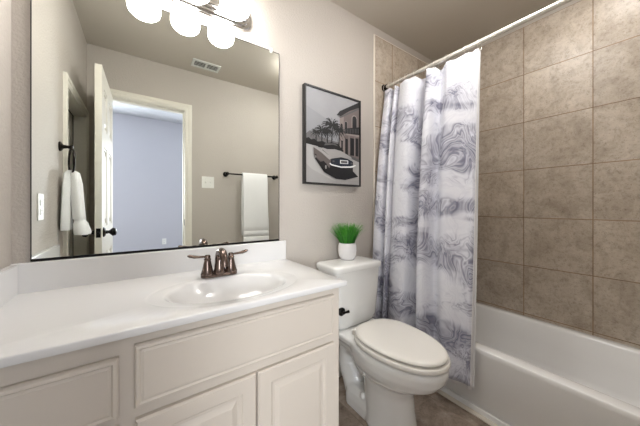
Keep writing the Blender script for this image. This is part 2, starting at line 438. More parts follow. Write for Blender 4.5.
bm = BM(); box(bm, X0+.004, X0+.021, Y0, Y1, 0, .030); part(tb, obj('apron_toe', bm, M['tub'], bevel=.004))
bm = BM(); tube(bm, [(1.50, Y0, .004), (1.50, Y1, .004)], .012, 8)
box(bm, 1.455, 1.487, Y0, Y1, 0, .006); struct(obj('trim_9', bm, M['caulk'], bevel=.002))

# ------------------------------------------------------------------ vanity
VX1, VY, cz0 = .645, -.515, .8025
cab = thing('bathroom_vanity_cabinet', 'off-white painted vanity cabinet with raised-panel doors under the sink counter', 'cabinet', (.15, -.27, 0))
CX0 = XL+.002
bm = BM(); loft(bm, [[(CX0, VY, z), (VX1, VY, z), (VX1, -.002, z), (CX0, -.002, z)] for z in (.10, cz0)], True, False)
loft(bm, [[(CX0+.018, VY+.02, z), (VX1-.018, VY+.02, z), (VX1-.018, -.012, z), (CX0+.018, -.012, z)] for z in (cz0, .118)], False, True)
q_ = [v for v in bm.verts if abs(v.co.z-cz0) < 1e-5]
for a in range(4): bm.faces.new((q_[a], q_[(a+1) % 4], q_[4+(a+1) % 4], q_[4+a]))
box(bm, CX0, VX1, VY+.07, -.002, 0, .0995)
part(cab, obj('body', bm, M['cab'], bevel=.002))
SL = [(0, 0), (0, .010), (.004, .016), (.010, .017), (.014, .0135), (.018, .0145), (.020, .0155)]
def front(x0, x1, z0, z1, nm, raised=False):
    bm = BM()
    r = list(SL)
    if raised: r = [(0, 0), (0, .012), (.005, .018), (.044, .018), (.047, .0135), (.052, .0105), (.060, .0105), (.075, .0175), (.078, .018)]
    rings_panel(bm, x0, x1, z0, z1, VY-.0005, r, -1)
    return part(cab, obj(nm, bm, M['cab'], angle=12))
front(CX0+.03, -.042, .613, .758, 'drawer')
front(-.012, .612, .622, .778, 'false_front')
front(CX0+.03, -.042, .395, .592, 'drawer'); front(CX0+.03, -.042, .15, .37, 'drawer')
front(-.010, .298, .13, .594, 'door', True); front(.303, .612, .13, .594, 'door', True)

ct = thing('vanity_counter', 'glossy white counter with a moulded oval sink basin on the vanity', 'counter', (.157, -.27, .80))
bm = BM()
cx0, cx1, cy0, cy1, cz = XL+.001, .669, -.537, -.001, .824
SX, SY = .28, -.325
NP = 96
def rectpt(t, x0, x1, y0, y1):
    dx, dy = math.cos(t), math.sin(t)
    k = min(((x1-SX)/dx if dx > 1e-9 else (x0-SX)/dx if dx < -1e-9 else 1e9), ((y1-SY)/dy if dy > 1e-9 else (y0-SY)/dy if dy < -1e-9 else 1e9))
    return (SX+dx*k, SY+dy*k)
angs = [2*PI*k/NP for k in range(NP)]
for cxn, cyn in ((cx0, cy0), (cx0, cy1), (cx1, cy0), (cx1, cy1)):
    a = math.atan2(cyn-SY, cxn-SX) % (2*PI)
    i = min(range(NP), key=lambda q: abs(angs[q]-a)); angs[i] = a
def ell(a, b, z, dy=0): return [(SX+a*math.cos(t_), SY+dy+b*math.sin(t_), z) for t_ in angs]
def rc(ins, z): return [rectpt(t_, cx0, cx1-ins, cy0+ins, cy1)+(z,) for t_ in angs]
loops = [rc(.012, cz-.021), rc(.003, cz-.021), rc(.0008, cz-.0203), rc(0, cz-.0185), rc(0, cz-.0045), rc(.0012, cz-.0015), rc(.004, cz),
         ell(.272, .183, cz), ell(.266, .178, cz-.0025), ell(.258, .171, cz-.004), ell(.222, .150, cz-.0045), ell(.214, .145, cz-.008), ell(.205, .138, cz-.018),
         ell(.186, .124, cz-.046), ell(.150, .098, cz-.076), ell(.10, .066, cz-.093), ell(.03, .02, cz-.100)]
# rect-angle loops differ from ellipse angles only slightly; fine
loft(bm, loops, cap0=False)
part(ct, obj('countertop', bm, M['counter'], angle=50))
bm = BM(); lathe(bm, [(0, 0), (.021, 0), (.022, .002), (.019, .004), (.012, .0035), (0, .003)], (SX, SY, cz-.0998), 24); part(ct, obj('drain', bm, M['bronze']))
bm = BM(); box(bm, cx0+.0005, cx1, -.022, -.001, cz-.004, .926); part(ct, obj('backsplash', bm, M['counter'], bevel=.004, seg=3))
bm = BM(); box(bm, cx0, cx0+.020, cy0, -.022, cz-.004, .924); part(ct, obj('side_splash', bm, M['counter'], bevel=.004, seg=3))

# faucet
fc = thing('sink_faucet', 'bronze two-handle faucet with arched spout behind the sink', 'faucet', (.288, -.155, cz))
FX, FY = .277, -.160
bm = BM(); loft(bm, [rrect(FX-.074, FX+.074, FY-.026, FY+.026, .0255, cz-.0005), rrect(FX-.074, FX+.074, FY-.026, FY+.026, .0255, cz+.006), rrect(FX-.068, FX+.068, FY-.020, FY+.020, .0195, cz+.012)])
part(fc, obj('base_plate', bm, M['bronze']))
bell = [(.026, .008), (.0265, .014), (.024, .018), (.021, .030), (.0175, .045), (.0145, .060), (.0125, .068), (.014, .071), (.014, .074), (.0115, .077), (.012, .086), (.009, .091), (0, .092)]
for s_ in (-1, 1):
    bm = BM(); lathe(bm, bell, (FX+s_*.048, FY, cz), 24); h_ = part(fc, obj('handle', bm, M['bronze']))
    bm = BM(); b0 = Vector((FX+s_*.048, FY, cz+.083))
    d = Vector((s_*.97, .0, .0)); pts = [b0, b0+d*.015+Vector((0, 0, .002)), b0+d*.035+Vector((0, 0, .003)), b0+d*.052+Vector((0, 0, .005)), b0+d*.070+Vector((0, 0, .010)), b0+d*.078+Vector((0, 0, .012))]
    tube(bm, pts, [.008, .0075, .0085, .0115, .0105, .004], 12, flat=.6); lv = obj('lever', bm, M['bronze']); part(fc, lv)
    bpy.context.view_layer.update(); mw = lv.matrix_world.copy(); lv.parent = h_; lv.matrix_parent_inverse = h_.matrix_world.inverted()
bm = BM(); lathe(bm, [(.027, .008), (.027, .016), (.024, .020), (.021, .036), (.0185, .055), (.0165, .066), (0, .067)], (FX, FY, cz), 24)
pts = catmull3([(FX, FY+.004, cz+.045), (FX, FY+.003, cz+.078), (FX, FY-.012, cz+.098), (FX, FY-.038, cz+.104), (FX, FY-.064, cz+.094), (FX, FY-.080, cz+.072), (FX, FY-.083, cz+.060)], 4)
tube(bm, pts, [.0180-.0035*k/(len(pts)-1) for k in range(len(pts))], 18)
e = pts[-1]; tube(bm, [(FX, e[1]+.0005, e[2]+.004), (FX, e[1]-.0005, e[2]-.008)], .0165, 18)
part(fc, obj('spout', bm, M['bronze']))
bm = BM(); lathe(bm, [(.003, .012), (.003, .062), (.006, .065), (.006, .073), (0, .075)], (FX, FY+.030, cz-.0), 12); part(fc, obj('lift_rod', bm, M['bronze']))

# ------------------------------------------------------------------ mirror
mr = thing('wall_mirror', 'large frameless wall mirror standing on the white backsplash above the sink', 'mirror', (.16, -.003, .93))
ML, MR, MB, MT = -.307, .632, .928, 1.9675
bm = BM(); box(bm, ML, MR, -.006, -.001, MB, MT); part(mr, obj('glass', bm, M['mirror'], smooth=False))
bm = BM(); box(bm, ML-.001, MR+.001, -.009, -.0005, MB-.001, MB+.0075); part(mr, obj('bottom_channel', bm, M['black']))
bm = BM(); box(bm, MR-.0005, MR+.002, -.0075, -.0005, MB, MT); box(bm, ML-.002, ML+.0005, -.0075, -.0005, MB, MT); box(bm, ML-.002, MR+.002, -.0075, -.0005, MT-.0005, MT+.0015)
part(mr, obj('edge_strip', bm, M['slot']))
for x in (.585, -.26):
    bm = BM(); box(bm, x-.007, x+.007, -.011, -.0005, MT-.010, MT+.016); part(mr, obj('mirror_clip', bm, M['plastic'], bevel=.002))

# ------------------------------------------------------------------ vanity light
vl = thing('vanity_light', 'chrome bar light with three glowing frosted glass shades above the mirror', 'lamp', (.184, -.0, 2.05))
bm = BM()
for k, (hw, hz, y) in enumerate(((.29, .058, .018), (.272, .044, .028), (.262, .030, .036), (.252, .018, .042))):
    y0 = 0 if k == 0 else -y+.012
    L = lambda q, yy: [(p[0], yy, p[1]) for p in rrect(.184-hw+q, .184+hw-q, 2.075-hz+q, 2.075+hz-q, hz-q-.001, 0, 8)]
    loft(bm, [L(0, y0), L(0, -y+.003), L(.003, -y)])
part(vl, obj('backplate', bm, M['chrome']))
for x in (.015, .184, .353):
    bm = BM(); tube(bm, [(x, -.03, 2.085), (x, -.07, 2.10), (x, -.105, 2.125), (x, -.125, 2.15), (x, -.132, 2.135)], .008, 10)
    lathe(bm, [(.0, .0), (.026, -.002), (.03, -.012), (.03, -.03), (0, -.031)], (x, -.132, 2.15), 24)
    part(vl, obj('arm', bm, M['chrome']))
    bm = BM(); prof = [(.028, 2.125), (.034, 2.118), (.048, 2.098), (.059, 2.070), (.065, 2.042), (.0655, 2.025), (.061, 2.008), (.050, 1.996), (.034, 1.990), (.0, 1.987)]
    lathe(bm, prof, (x, -.132, 0), 32); part(vl, obj('shade', bm, M['shade']))

# fill lamp added on the ceiling over the tub side, out of view
dl = thing('ceiling_light', 'round frosted flush ceiling light above the toilet and tub side', 'lamp', (1.22, -.78, CH))
bm = BM(); lathe(bm, [(0, CH), (.135, CH), (.137, CH-.012), (.130, CH-.02), (0, CH-.021)], (1.22, -.78, 0), 36); part(dl, obj('canopy', bm, M['chrome']))
bm = BM(); lathe(bm, [(.122, CH-.020), (.118, CH-.045), (.095, CH-.068), (.05, CH-.082), (0, CH-.086)], (1.22, -.78, 0), 36); part(dl, obj('dome', bm, M['dome']))

# unseen recessed lamp added above the tub to brighten tile and tub
sl = thing('shower_light', 'small round recessed light in the ceiling above the tub', 'lamp', (1.84, -1.12, CH))
bm = BM(); lathe(bm, [(.062, CH-.001), (.090, CH-.001), (.090, CH-.005), (.064, CH-.008), (.062, CH-.001)], (1.84, -1.12, 0), 32); part(sl, obj('trim_ring', bm, M['trim']))
bm = BM(); lathe(bm, [(0, CH-.002), (.061, CH-.002), (.058, CH-.008), (0, CH-.011)], (1.84, -1.12, 0), 32); part(sl, obj('lens', bm, M['can']))

# ------------------------------------------------------------------ toilet
TC = 1.050
to = thing('toilet', 'white two-piece toilet with its lid closed, between vanity and shower curtain', 'toilet', (TC, -.4, 0))
bm = BM()
# bowl body: (z, halfwidth, y_front, y_back)
prof = [(0, .108, -.585, -.31), (.012, .110, -.588, -.31), (.04, .104, -.580, -.31), (.12, .098, -.565, -.30), (.20, .096, -.560, -.29), (.240, .100, -.570, -.27), (.262, .118, -.600, -.26), (.285, .140, -.645, -.25), (.315, .158, -.690, -.24),
        (.350, .168, -.718, -.23), (.385, .172, -.730, -.22), (.404, .171, -.730, -.22), (.412, .165, -.722, -.222)]
loops = []
for z, a, yf, yb in prof:
    cyy = -.43; loops.append(sellipse(TC, cyy, a, cyy-yf, yb-cyy, z, 48, 2.05, 2.6))
loft(bm, loops)
# rear deck carrying the tank
loft(bm, [rrect(TC-.085, TC+.085, -.36, -.05, .05, .30), rrect(TC-.115, TC+.115, -.36, -.035, .05, .345), rrect(TC-.150, TC+.150, -.36, -.03, .04, .385), rrect(TC-.155, TC+.155, -.36, -.03, .04, .405), rrect(TC-.150, TC+.150, -.355, -.034, .04, .413)])
# foot
loft(bm, [rrect(TC-a, TC+a, -.44, yb, .045, z) for a, yb, z in ((.094, -.17, 0), (.094, -.17, .05), (.089, -.175, .085), (.066, -.19, .112))])
# trapway
tube(bm, [(TC, -.30, .20), (TC, -.25, .28), (TC, -.19, .315), (TC, -.13, .26), (TC, -.125, .18), (TC, -.17, .11), (TC, -.20, .05)], [.066, .070, .07, .066, .068, .074, .078], 16)
o = part(to, obj('bowl', bm, M['porc']))
rm = o.modifiers.new('remesh', 'REMESH'); rm.mode = 'VOXEL'; rm.voxel_size = .0055; rm.use_smooth_shade = True
sm = o.modifiers.new('smooth', 'SMOOTH'); sm.factor = .5; sm.iterations = 5
def seatloops(spec, wd, pb=2.5):
    L = []
    for ins, z in spec:
        cyy = -.45; L.append(sellipse(TC, cyy, wd-ins, .109+wd-ins, (-.266-cyy)-ins, z, 56, 2.08, pb))
    return L
bm = BM(); loft(bm, seatloops([(.012, .4185), (.003, .4205), (0, .426), (0, .436), (.003, .4405), (.010, .442)], .175)); part(to, obj('seat', bm, M['seat']))
bm = BM(); loft(bm, seatloops([(.014, .4485), (.003, .4495), (0, .454), (.001, .459), (.006, .464), (.014, .4665), (.035, .469), (.08, .4705), (.13, .471)], .1665)); part(to, obj('seat_lid', bm, M['seat']))
bm = BM(); box(bm, TC-.11, TC+.11, -.50, -.30, .441, .449); part(to, obj('bumper', bm, M['seat']))
for s_ in (-1, 1):
    bm = BM(); loft(bm, [rrect(TC+s_*.075-.02, TC+s_*.075+.02, -.285, -.245, .012, .41), rrect(TC+s_*.075-.02, TC+s_*.075+.02, -.285, -.245, .012, .436), rrect(TC+s_*.075-.015, TC+s_*.075+.015, -.28, -.25, .010, .442)])
    part(to, obj('seat_hinge', bm, M['seat']))
    bm = BM(); lathe(bm, [(.016, 0), (.016, .006), (.012, .018), (.006, .023), (0, .024)], (TC+s_*.074, -.315, .095), 16); part(to, obj('bolt_cap', bm, M['porc']))
# tank
bm = BM()
spec = [(.405, .125, -.045, -.175, .05), (.412, .138, -.035, -.19, .05), (.43, .155, -.03, -.203, .05), (.46, .163, -.026, -.21, .04), (.60, .171, -.022, -.217, .035), (.745, .178, -.020, -.222, .032)]
loft(bm, [rrect(TC-a, TC+a, yf, yb, r, z, 8) for z, a, yb, yf, r in spec])
part(to, obj('tank', bm, M['porc'], angle=50))
bm = BM()
spec = [(.745, .180, -.018, -.226, .035), (.748, .186, -.015, -.232, .036), (.770, .188, -.014, -.234, .036), (.778, .184, -.016, -.231, .036), (.7815, .172, -.024, -.222, .034), (.783, .14, -.05, -.195, .03)]
loft(bm, [rrect(TC-a, TC+a, yf, yb, r, z, 8) for z, a, yb, yf, r in spec])
part(to, obj('tank_lid', bm, M['porc'], angle=50))
bm = BM(); LX, LZ = .912, .533
# side/front mounted lever
lathe(bm, [(0, -.205), (.023, -.205), (.023, -.219), (.018, -.223), (.008, -.225), (.008, -.238), (0, -.239)], (LX, 0, LZ+.0), 20, 'Y')
tube(bm, [(LX, -.234, LZ), (LX+.014, -.236, LZ), (LX+.033, -.238, LZ+.001)], [.007, .006, .0085], 12)
part(to, obj('flush_lever', bm, M['black']))

# ------------------------------------------------------------------ potted grass
pg = thing('potted_grass', 'small white pot of bright green artificial grass on the toilet tank', 'plant', (1.08, -.085, .784))
px, py, pz = 1.068, -.085, .7838
bm = BM(); lathe(bm, [(0, 0), (.036, 0), (.044, .006), (.054, .028), (.0575, .055), (.056, .085), (.052, .102), (.049, .104), (.048, .096), (0, .094)], (px, py, pz), 36)
part(pg, obj('pot', bm, M['pot']))
bm = BM(); lathe(bm, [(0, .097), (.0488, .095), (.0488, .085), (0, .084)], (px, py, pz), 24); part(pg, obj('soil', bm, M['soil']))
bm = BM(); uvl = bm.loops.layers.uv.new('UVMap')
for i in range(520):
    a = random.random()*2*PI; r0 = .044*math.sqrt(random.random()); lean = (r0/.044)*random.uniform(.45, 1.15)*.078+random.uniform(0, .010)
    h = random.uniform(.11, .172)*(1-.12*r0/.044); w_ = random.uniform(.0013, .0025); c_ = random.random()
    d = Vector((math.cos(a), math.sin(a), 0)); b0 = Vector((px, py, pz+.094))+d*r0; sd = Vector((-math.sin(a), math.cos(a), 0))
    tw = random.uniform(-1, 1); sd = (sd*math.cos(tw)+d*math.sin(tw))
    rows = []
    for k in range(5):
        t_ = k/4; p = b0+d*lean*t_**1.6+Vector((0, 0, h*t_*(1-.12*t_))); ww = w_*(1-.9*t_**1.5)
        if p.y > -.012: p.y = -.012
        n_ = d*(.0004)
        rows.append((bm.verts.new(p-sd*ww), bm.verts.new(p+n_), bm.verts.new(p+sd*ww)))
    for k, (q, s2) in enumerate(zip(rows, rows[1:])):
        for jx in (0, 1):
            f = bm.faces.new((q[jx], q[jx+1], s2[jx+1], s2[jx]))
            for lp in f.loops: lp[uvl].uv = (c_*.5+.5*(k/4), k/4)
g_ = part(pg, obj('grass', bm, M['grass']))

# ------------------------------------------------------------------ framed print
fp = thing('framed_picture', 'black-framed photograph of a vintage car and palm trees on the wall', 'picture', (1.014, -.01, 1.25))
AX0, AX1, AZ0, AZ1 = .787, 1.241, 1.252, 1.8425; FD = .030; FWd = .010
bm = BM(); L = lambda i, y: [(AX0+i, y, AZ0+i), (AX1-i, y, AZ0+i), (AX1-i, y, AZ1-i), (AX0+i, y, AZ1-i)]
loft(bm, [L(0, -.001), L(0, -FD), L(FWd, -FD), L(FWd, -FD+.006)], False, False)
loft(bm, [L(FWd, -FD+.006), L(FWd, -.001)], False, False)
part(fp, obj('frame', bm, M['frame'], smooth=False))
ax0, ax1, az0, az1 = AX0+FWd, AX1-FWd, AZ0+FWd, AZ1-FWd
AM = ['sky', 'skyd', 'road', 'road2', 'dark', 'mid', 'wallp', 'walll', 'hill', 'leaf', 'leafl', 'car', 'carl', 'chromep', 'navy']
abm = BM(); layer = [0]
def A(col, pts):
    layer[0] += 1; y = -FD+.0075-.000035*layer[0]
    f = abm.faces.new([abm.verts.new((ax0+(ax1-ax0)*u, y, az0+(az1-az0)*v)) for u, v in pts]); f.material_index = AM.index(col)
def AR(col, x0, x1, y0, y1): A(col, [(x0, y0), (x1, y0), (x1, y1), (x0, y1)])
AR('sky', 0, 1, 0, 1)
A('skyd', [(0, .80), (.3, .72), (.6, .62), (.6, .45), (0, .45)])
A('hill', [(0, .44), (0, .50), (.07, .545), (.14, .52), (.25, .50), (.4, .48), (.6, .47), (.6, .40), (0, .40)])
A('dark', [(0, .40), (0, .455), (.05, .47), (.09, .45), (.14, .465), (.2, .44), (.28, .455), (.36, .44), (.45, .46), (.58, .45), (.6, .36), (.3, .385), (0, .395)])
A('road', [(0, 0), (1, 0), (1, .36), (.6, .37), (0, .40)])
A('road2', [(0, 0), (1, 0), (1, .06), (.5, .03), (.1, .14), (0, .2)])
# building
A('wallp', [(.60, .36), (.60, .77), (.80, .87), (1, .96), (1, .30), (.8, .33)])
A('walll', [(.60, .36), (.60, .76), (.68, .80), (.68, .35)])
A('dark', [(.54, .775), (.60, .83), (.80, .915), (1, 1), (1, .935), (.80, .865), (.62, .775)])
A('mid', [(.56, .765), (.62, .775), (1, .935), (1, .915), (.62, .755)])
def arch(col, x, y0, y1, w2, fr=None):
    n = 8; pts = [(x-w2, y0), (x+w2, y0)]+[(x+w2*math.cos(PI*k/n), y1+w2*.8*math.sin(PI*k/n)) for k in range(n+1)]; A(col, pts)
for x, y0, y1, w2 in ((.64, .60, .68, .018), (.725, .62, .71, .024), (.90, .67, .78, .045)):
    arch('walll', x, y0-.01, y1, w2*1.4); arch('dark', x, y0, y1, w2)
A('dark', [(.70, .585), (.70, .645), (1, .70), (1, .60)])
for k in range(9):
    x = .715+k*.033; A('mid', [(x, .590+.004*k), (x+.009, .591+.004*k), (x+.009, .64+.005*k), (x, .638+.005*k)])
A('walll', [(.69, .572), (.69, .588), (1, .605), (1, .58)])
for x, w2, t in ((.645, .016, .50), (.735, .026, .53), (.85, .04, .55), (.95, .03, .56)):
    AR('dark', x-w2, x+w2, .345, t)
for x in (.69, .785, .905): AR('walll', x-.008, x+.008, .34, .57)
A('mid', [(.60, .345), (1, .275), (1, .31), (.60, .372)])
# palms
def palm(x, y0, y1, R_, lean=0):
    A('dark', [(x-.010, y0), (x+.010, y0), (x+lean+.008, y1), (x+lean-.008, y1)])
    cx_, cy_ = x+lean, y1
    for k in range(17):
        a = math.radians(-50+k*280/16+random.uniform(-6, 6)); n = 6; up_, dn_ = [], []
        for i in range(n+1):
            t_ = i/n; r_ = R_*t_; X_ = cx_+r_*math.cos(a)*1.15; Y_ = cy_+r_*math.sin(a)*.85-R_*.42*t_*t_+R_*.12
            wd = .011*(1-t_*.9)*(1.5 if i % 2 else .6)*(R_/.15)
            up_.append((X_, Y_+wd)); dn_.append((X_, Y_-wd*1.2))
        A('leaf' if k % 3 else 'leafl', up_+dn_[::-1])
palm(.27, .40, .555, .13, .0); palm(.17, .40, .53, .09, .0); palm(.58, .38, .60, .12, .01); palm(.44, .38, .625, .19, .015); palm(.36, .38, .56, .11, .01)
A('dark', [(.2, .38), (.22, .44), (.34, .42), (.45, .45), (.6, .43), (.6, .37)])
# car
A('dark', [(.14, .26), (.30, .12), (.52, .055), (.70, .05), (.97, .10), (.86, .16), (.5, .15)])
A('dark', [(.13, .35), (.14, .27), (.24, .20), (.36, .13), (.40, .10), (.80, .08), (.86, .16), (.86, .27), (.7, .31), (.3, .36)])
A('car', [(.12, .375), (.13, .29), (.24, .225), (.30, .24), (.40, .165), (.43, .26), (.30, .32)])
A('carl', [(.12, .385), (.22, .375), (.40, .305), (.44, .275), (.40, .26), (.25, .33), (.12, .372)])
A('carl', [(.24, .375), (.38, .395), (.62, .375), (.82, .325), (.85, .29), (.62, .305), (.44, .275), (.38, .315)])
A('dark', [(.26, .385), (.30, .415), (.46, .435), (.62, .415), (.68, .375), (.5, .385), (.36, .372)])
A('mid', [(.30, .408), (.33, .435), (.50, .45), (.56, .425), (.46, .432)])
A('navy', [(.44, .27), (.62, .295), (.84, .28), (.86, .215), (.62, .195), (.43, .21)])
A('chromep', [(.40, .215), (.44, .200), (.62, .186), (.84, .200), (.92, .228), (.91, .236), (.80, .214), (.62, .200), (.44, .214), (.41, .228)])
A('chromep', [(.60, .232), (.76, .238), (.76, .278), (.60, .274)])
A('mid', [(.615, .240), (.745, .244), (.745, .270), (.615, .266)])
for x in (.475, .83): A('mid', [(x-.02, .240), (x+.02, .243), (x+.018, .258), (x-.018, .256)])
for x, y, r_ in ((.335, .175, .034), (.16, .275, .022)):
    A('dark', [(x+r_*.7*math.cos(2*PI*k/14), y+r_*1.3*math.sin(2*PI*k/14)) for k in range(14)])
    A('carl', [(x+r_*.35*math.cos(2*PI*k/14), y+r_*.65*math.sin(2*PI*k/14)) for k in range(14)])
pr_ = part(fp, obj('print', abm, [M['art_'+a] for a in AM], smooth=False))

# ------------------------------------------------------------------ shower rod, rings, curtain, liner
RX, RZ2 = 1.502, 2.008
rd = thing('shower_rod', 'straight white metal shower curtain rod spanning the tub below the ceiling', 'curtain rod', (RX, -.75, RZ2))
bm = BM(); tube(bm, [(RX, -.012, RZ2), (RX, YF+.012, RZ2)], .0125, 20); part(rd, obj('rod', bm, M['rod']))
for y, s_ in ((-.009, -1), (YF+.009, 1)):
    bm = BM(); lathe(bm, [(0, y), (.026, y), (.026, y+s_*.006), (.019, y+s_*.012), (.0185, y+s_*.028), (.013, y+s_*.03), (0, y+s_*.03)], (RX, 0, RZ2), 24, 'Y'); part(rd, obj('rod_flange', bm, M['dkbronze']))
# plan of the curtain top: control points (y, x offset) from the wall to the near edge
plan = [(-.022, .004), (-.036, -.022), (-.060, -.030), (-.082, -.024), (-.094, .022), (-.108, .026), (-.120, -.020), (-.134, -.028), (-.146, .010), (-.156, .018), (-.168, -.020), (-.200, -.040), (-.245, -.044), (-.282, -.030), (-.300, .016),
        (-.325, .070), (-.350, .066), (-.366, -.008), (-.380, -.046), (-.402, -.054), (-.420, -.036), (-.436, .030), (-.462, .022), (-.510, -.022), (-.56, -.022), (-.61, -.008), (-.65, -.004), (-.675, -.010), (-.690, .000)]
def catmull(P, n):
    out = []
    for i in range(len(P)-1):
        p0, p1, p2, p3 = P[max(i-1, 0)], P[i], P[i+1], P[min(i+2, len(P)-1)]
        for k in range(n):
            t_ = k/n; out.append(tuple(.5*((2*p1[j])+(-p0[j]+p2[j])*t_+(2*p0[j]-5*p1[j]+4*p2[j]-p3[j])*t_*t_+(-p0[j]+3*p1[j]-3*p2[j]+p3[j])*t_**3) for j in (0, 1)))
    out.append(P[-1]); return out
plan = [(y if y > -.43 else -.43+(y+.43)*.925, d) for y, d in plan]
cp = catmull(plan, 6)
arc = [0]
for a, b in zip(cp, cp[1:]): arc.append(arc[-1]+math.hypot(a[0]-b[0], a[1]-b[1]))
def lerp(a, b, t_): return a+(b-a)*t_
ZT, ZB = 1.978, .150
def base_x(y, z):
    t_ = min(1, max(0, (ZT-z)/(ZT-ZB)))
    f_ = min(1, max(0, (y+.67)/.63))        # 0 at the near edge, 1 at the wall
    near = -.062*t_**.9; far = -.150*(1-(1-t_)**1.8)
    return lerp(near, far, f_)
def curt_pt(i, z, side=0.0, drop=0):
    y, dx = cp[i]; t_ = (ZT-z)/(ZT-ZB)
    amp = lerp(.75, 1.0, min(1, t_*4))*lerp(1.0, .95, t_)
    sw = .006*math.sin(9*y+5*t_)*t_
    x = RX+base_x(y, z)+dx*amp+sw+side
    cap = 1.466+max(0, z-.42)*.45+side*.3
    x = cap+.012-math.log(1+math.exp(min(50, (cap+.012-x)/.006)))*.006 if x > cap-.04 else x
    yy = y+.010*math.sin(4*t_+i*.05)*t_*(1 if y > -.64 else .3)+.015*t_*max(0, 1-abs(y+.67)/.1)
    if yy > -.012: yy = -.012
    return (x, yy, z)
ring_i = [min(range(len(cp)), key=lambda q: abs(cp[q][0]-y)) for y in (-.030, -.080, -.122, -.166, -.22, -.285, -.345, -.380, -.425, -.50, -.60, -.683)]
def cloth(name, mat, side, zt, zb, i0, i1, nz=70, ext=None, thick=.0016):
    bm = BM(); uvl = bm.loops.layers.uv.new('UVMap'); rows = []
    for k in range(nz+1):
        v_ = k/nz; row = []
        for i in range(i0, i1+1):
            # the top edge sags a little between two rings
            dmin = min(abs(arc[i]-arc[r]) for r in ring_i); sag = min(.018, .25*dmin)
            z = lerp(zt-sag, zb, v_); row.append((bm.verts.new(curt_pt(i, z, side)), (arc[i], z)))
        if ext:
            p = curt_pt(i1, lerp(zt, zb, v_), side); e_ = lerp(ext[0], ext[1], v_)
            row.append((bm.verts.new((p[0]-.1*e_, p[1]-e_, p[2])), (arc[i1]+e_, p[2])))
        rows.append(row)
    for a, b in zip(rows, rows[1:]):
        for i in range(len(a)-1):
            q = (a[i], a[i+1], b[i+1], b[i]); f = bm.faces.new([v[0] for v in q])
            for lp, v in zip(f.loops, q): lp[uvl].uv = v[1]
    o = obj(name, bm, mat)
    s_ = o.modifiers.new('thick', 'SOLIDIFY'); s_.thickness = thick; s_.offset = 0
    return o
sc = cloth('shower_curtain', M['curtain'], 0, ZT, ZB+.012, 0, len(cp)-1)
tag(sc, 'white shower curtain with grey lavender marble swirls hanging outside the tub', 'shower curtain')
hm = cloth('hem', M['liner'], -.0012, ZT-.001, ZB+.008, len(cp)-3, len(cp)-1, thick=.003)
hm.parent = sc
ln = cloth('curtain_liner', M['liner'], .012, ZT-.004, ZB-.012, 4, len(cp)-1, ext=(.001, .013), thick=.001)
tag(ln, 'plain white liner behind the marbled curtain, showing at its near edge', 'shower curtain liner')
bm = BM(); R0 = .026
tube(bm, [(R0*math.cos(2*PI*k/24), 0, R0*1.1*math.sin(2*PI*k/24)) for k in range(24)], .0016, 8, closed=True)
ring0 = obj('curtain_ring', bm, M['nickel'])
for n_, i in enumerate(ring_i):
    r_ = ring0 if n_ == 0 else ring0.copy()
    if n_: COL.objects.link(r_)
    p = curt_pt(i, ZT, 0); r_.location = (RX+(p[0]-RX)*.45, p[1], RZ2-.014)
    tag(r_, 'thin metal ring holding the marbled shower curtain on its rod', 'curtain ring', 'rings along the shower rod')

# ------------------------------------------------------------------ things on the side and rear walls (seen in the mirror)
# towel ring with hand towel on the left wall
tr = thing('towel_ring', 'dark bronze towel ring on the left wall, holding a white hand towel', 'towel ring', (XL, -.634, 1.44))
TY, TZ2 = -.634, 1.440
bm = BM(); lathe(bm, [(0, XL), (.026, XL), (.026, XL+.006), (.020, XL+.010), (.011, XL+.016), (.008, XL+.03), (.009, XL+.040), (.012, XL+.043), (.012, XL+.055), (0, XL+.056)], (0, TY, TZ2), 20, 'X'); part(tr, obj('post', bm, M['dkbronze']))
RR = .072; rx = XL+.047
bm = BM(); tube(bm, [(rx+.30*RR*math.sin(2*PI*k/32), TY+.954*RR*math.sin(2*PI*k/32), TZ2-RR-.004+RR*math.cos(2*PI*k/32)) for k in range(32)], .005, 10, closed=True); part(tr, obj('ring', bm, M['dkbronze']))
def towel_fold(bm, pts, hw, thick, waves=2, seed=0):
    """pts: centreline (x,y,z); cross-section is a wavy slab in y with thickness in x"""
    rnd = random.Random(seed); ph = rnd.random()*6; loops = []
    for k, (x, y, z, h_, th_) in enumerate(pts):
        L = []; n = 16
        for q in range(n):
            t_ = q/(n-1); yy = y-h_+2*h_*t_; off = .006*math.sin(waves*2*PI*t_+ph+k*.15)
            L.append((x+off+th_*math.sqrt(max(.05, 1-(2*t_-1)**4)), yy, z))
        for q in range(n):
            t_ = 1-q/(n-1); yy = y-h_+2*h_*t_; off = .006*math.sin(waves*2*PI*t_+ph+k*.15)
            L.append((x+off-th_*math.sqrt(max(.05, 1-(2*t_-1)**4)), yy, z))
        loops.append(L)
    loft(bm, loops)
zb_ = TZ2-2*RR-.004
bm = BM()
towel_fold(bm, [(rx+.002, TY, zb_+.020, .036, .010), (rx+.014, TY, zb_+.008, .042, .015), (rx+.021, TY, zb_-.05, .046, .018), (rx+.027, TY, zb_-.16, .050, .020), (rx+.032, TY, zb_-.24, .048, .020), (rx+.036, TY, zb_-.252, .042, .016), (rx+.038, TY, zb_-.268, .052, .024), (rx+.046, TY, zb_-.318, .060, .030), (rx+.046, TY, zb_-.330, .058, .027)], 0, 0, 2, 3)
towel_fold(bm, [(rx, TY, zb_+.018, .040, .012), (rx-.012, TY, zb_+.006, .042, .012), (rx-.017, TY, zb_-.05, .046, .014), (rx-.020, TY, zb_-.16, .050, .016), (rx-.022, TY, zb_-.27, .052, .017), (rx-.022, TY, zb_-.298, .052, .017), (rx-.022, TY, zb_-.304, .048, .015)], 0, 0, 2, 5)
ht = obj('hand_towel', bm, M['towel'], angle=60); tag(ht, 'white hand towel folded through the ring on the left wall', 'towel')
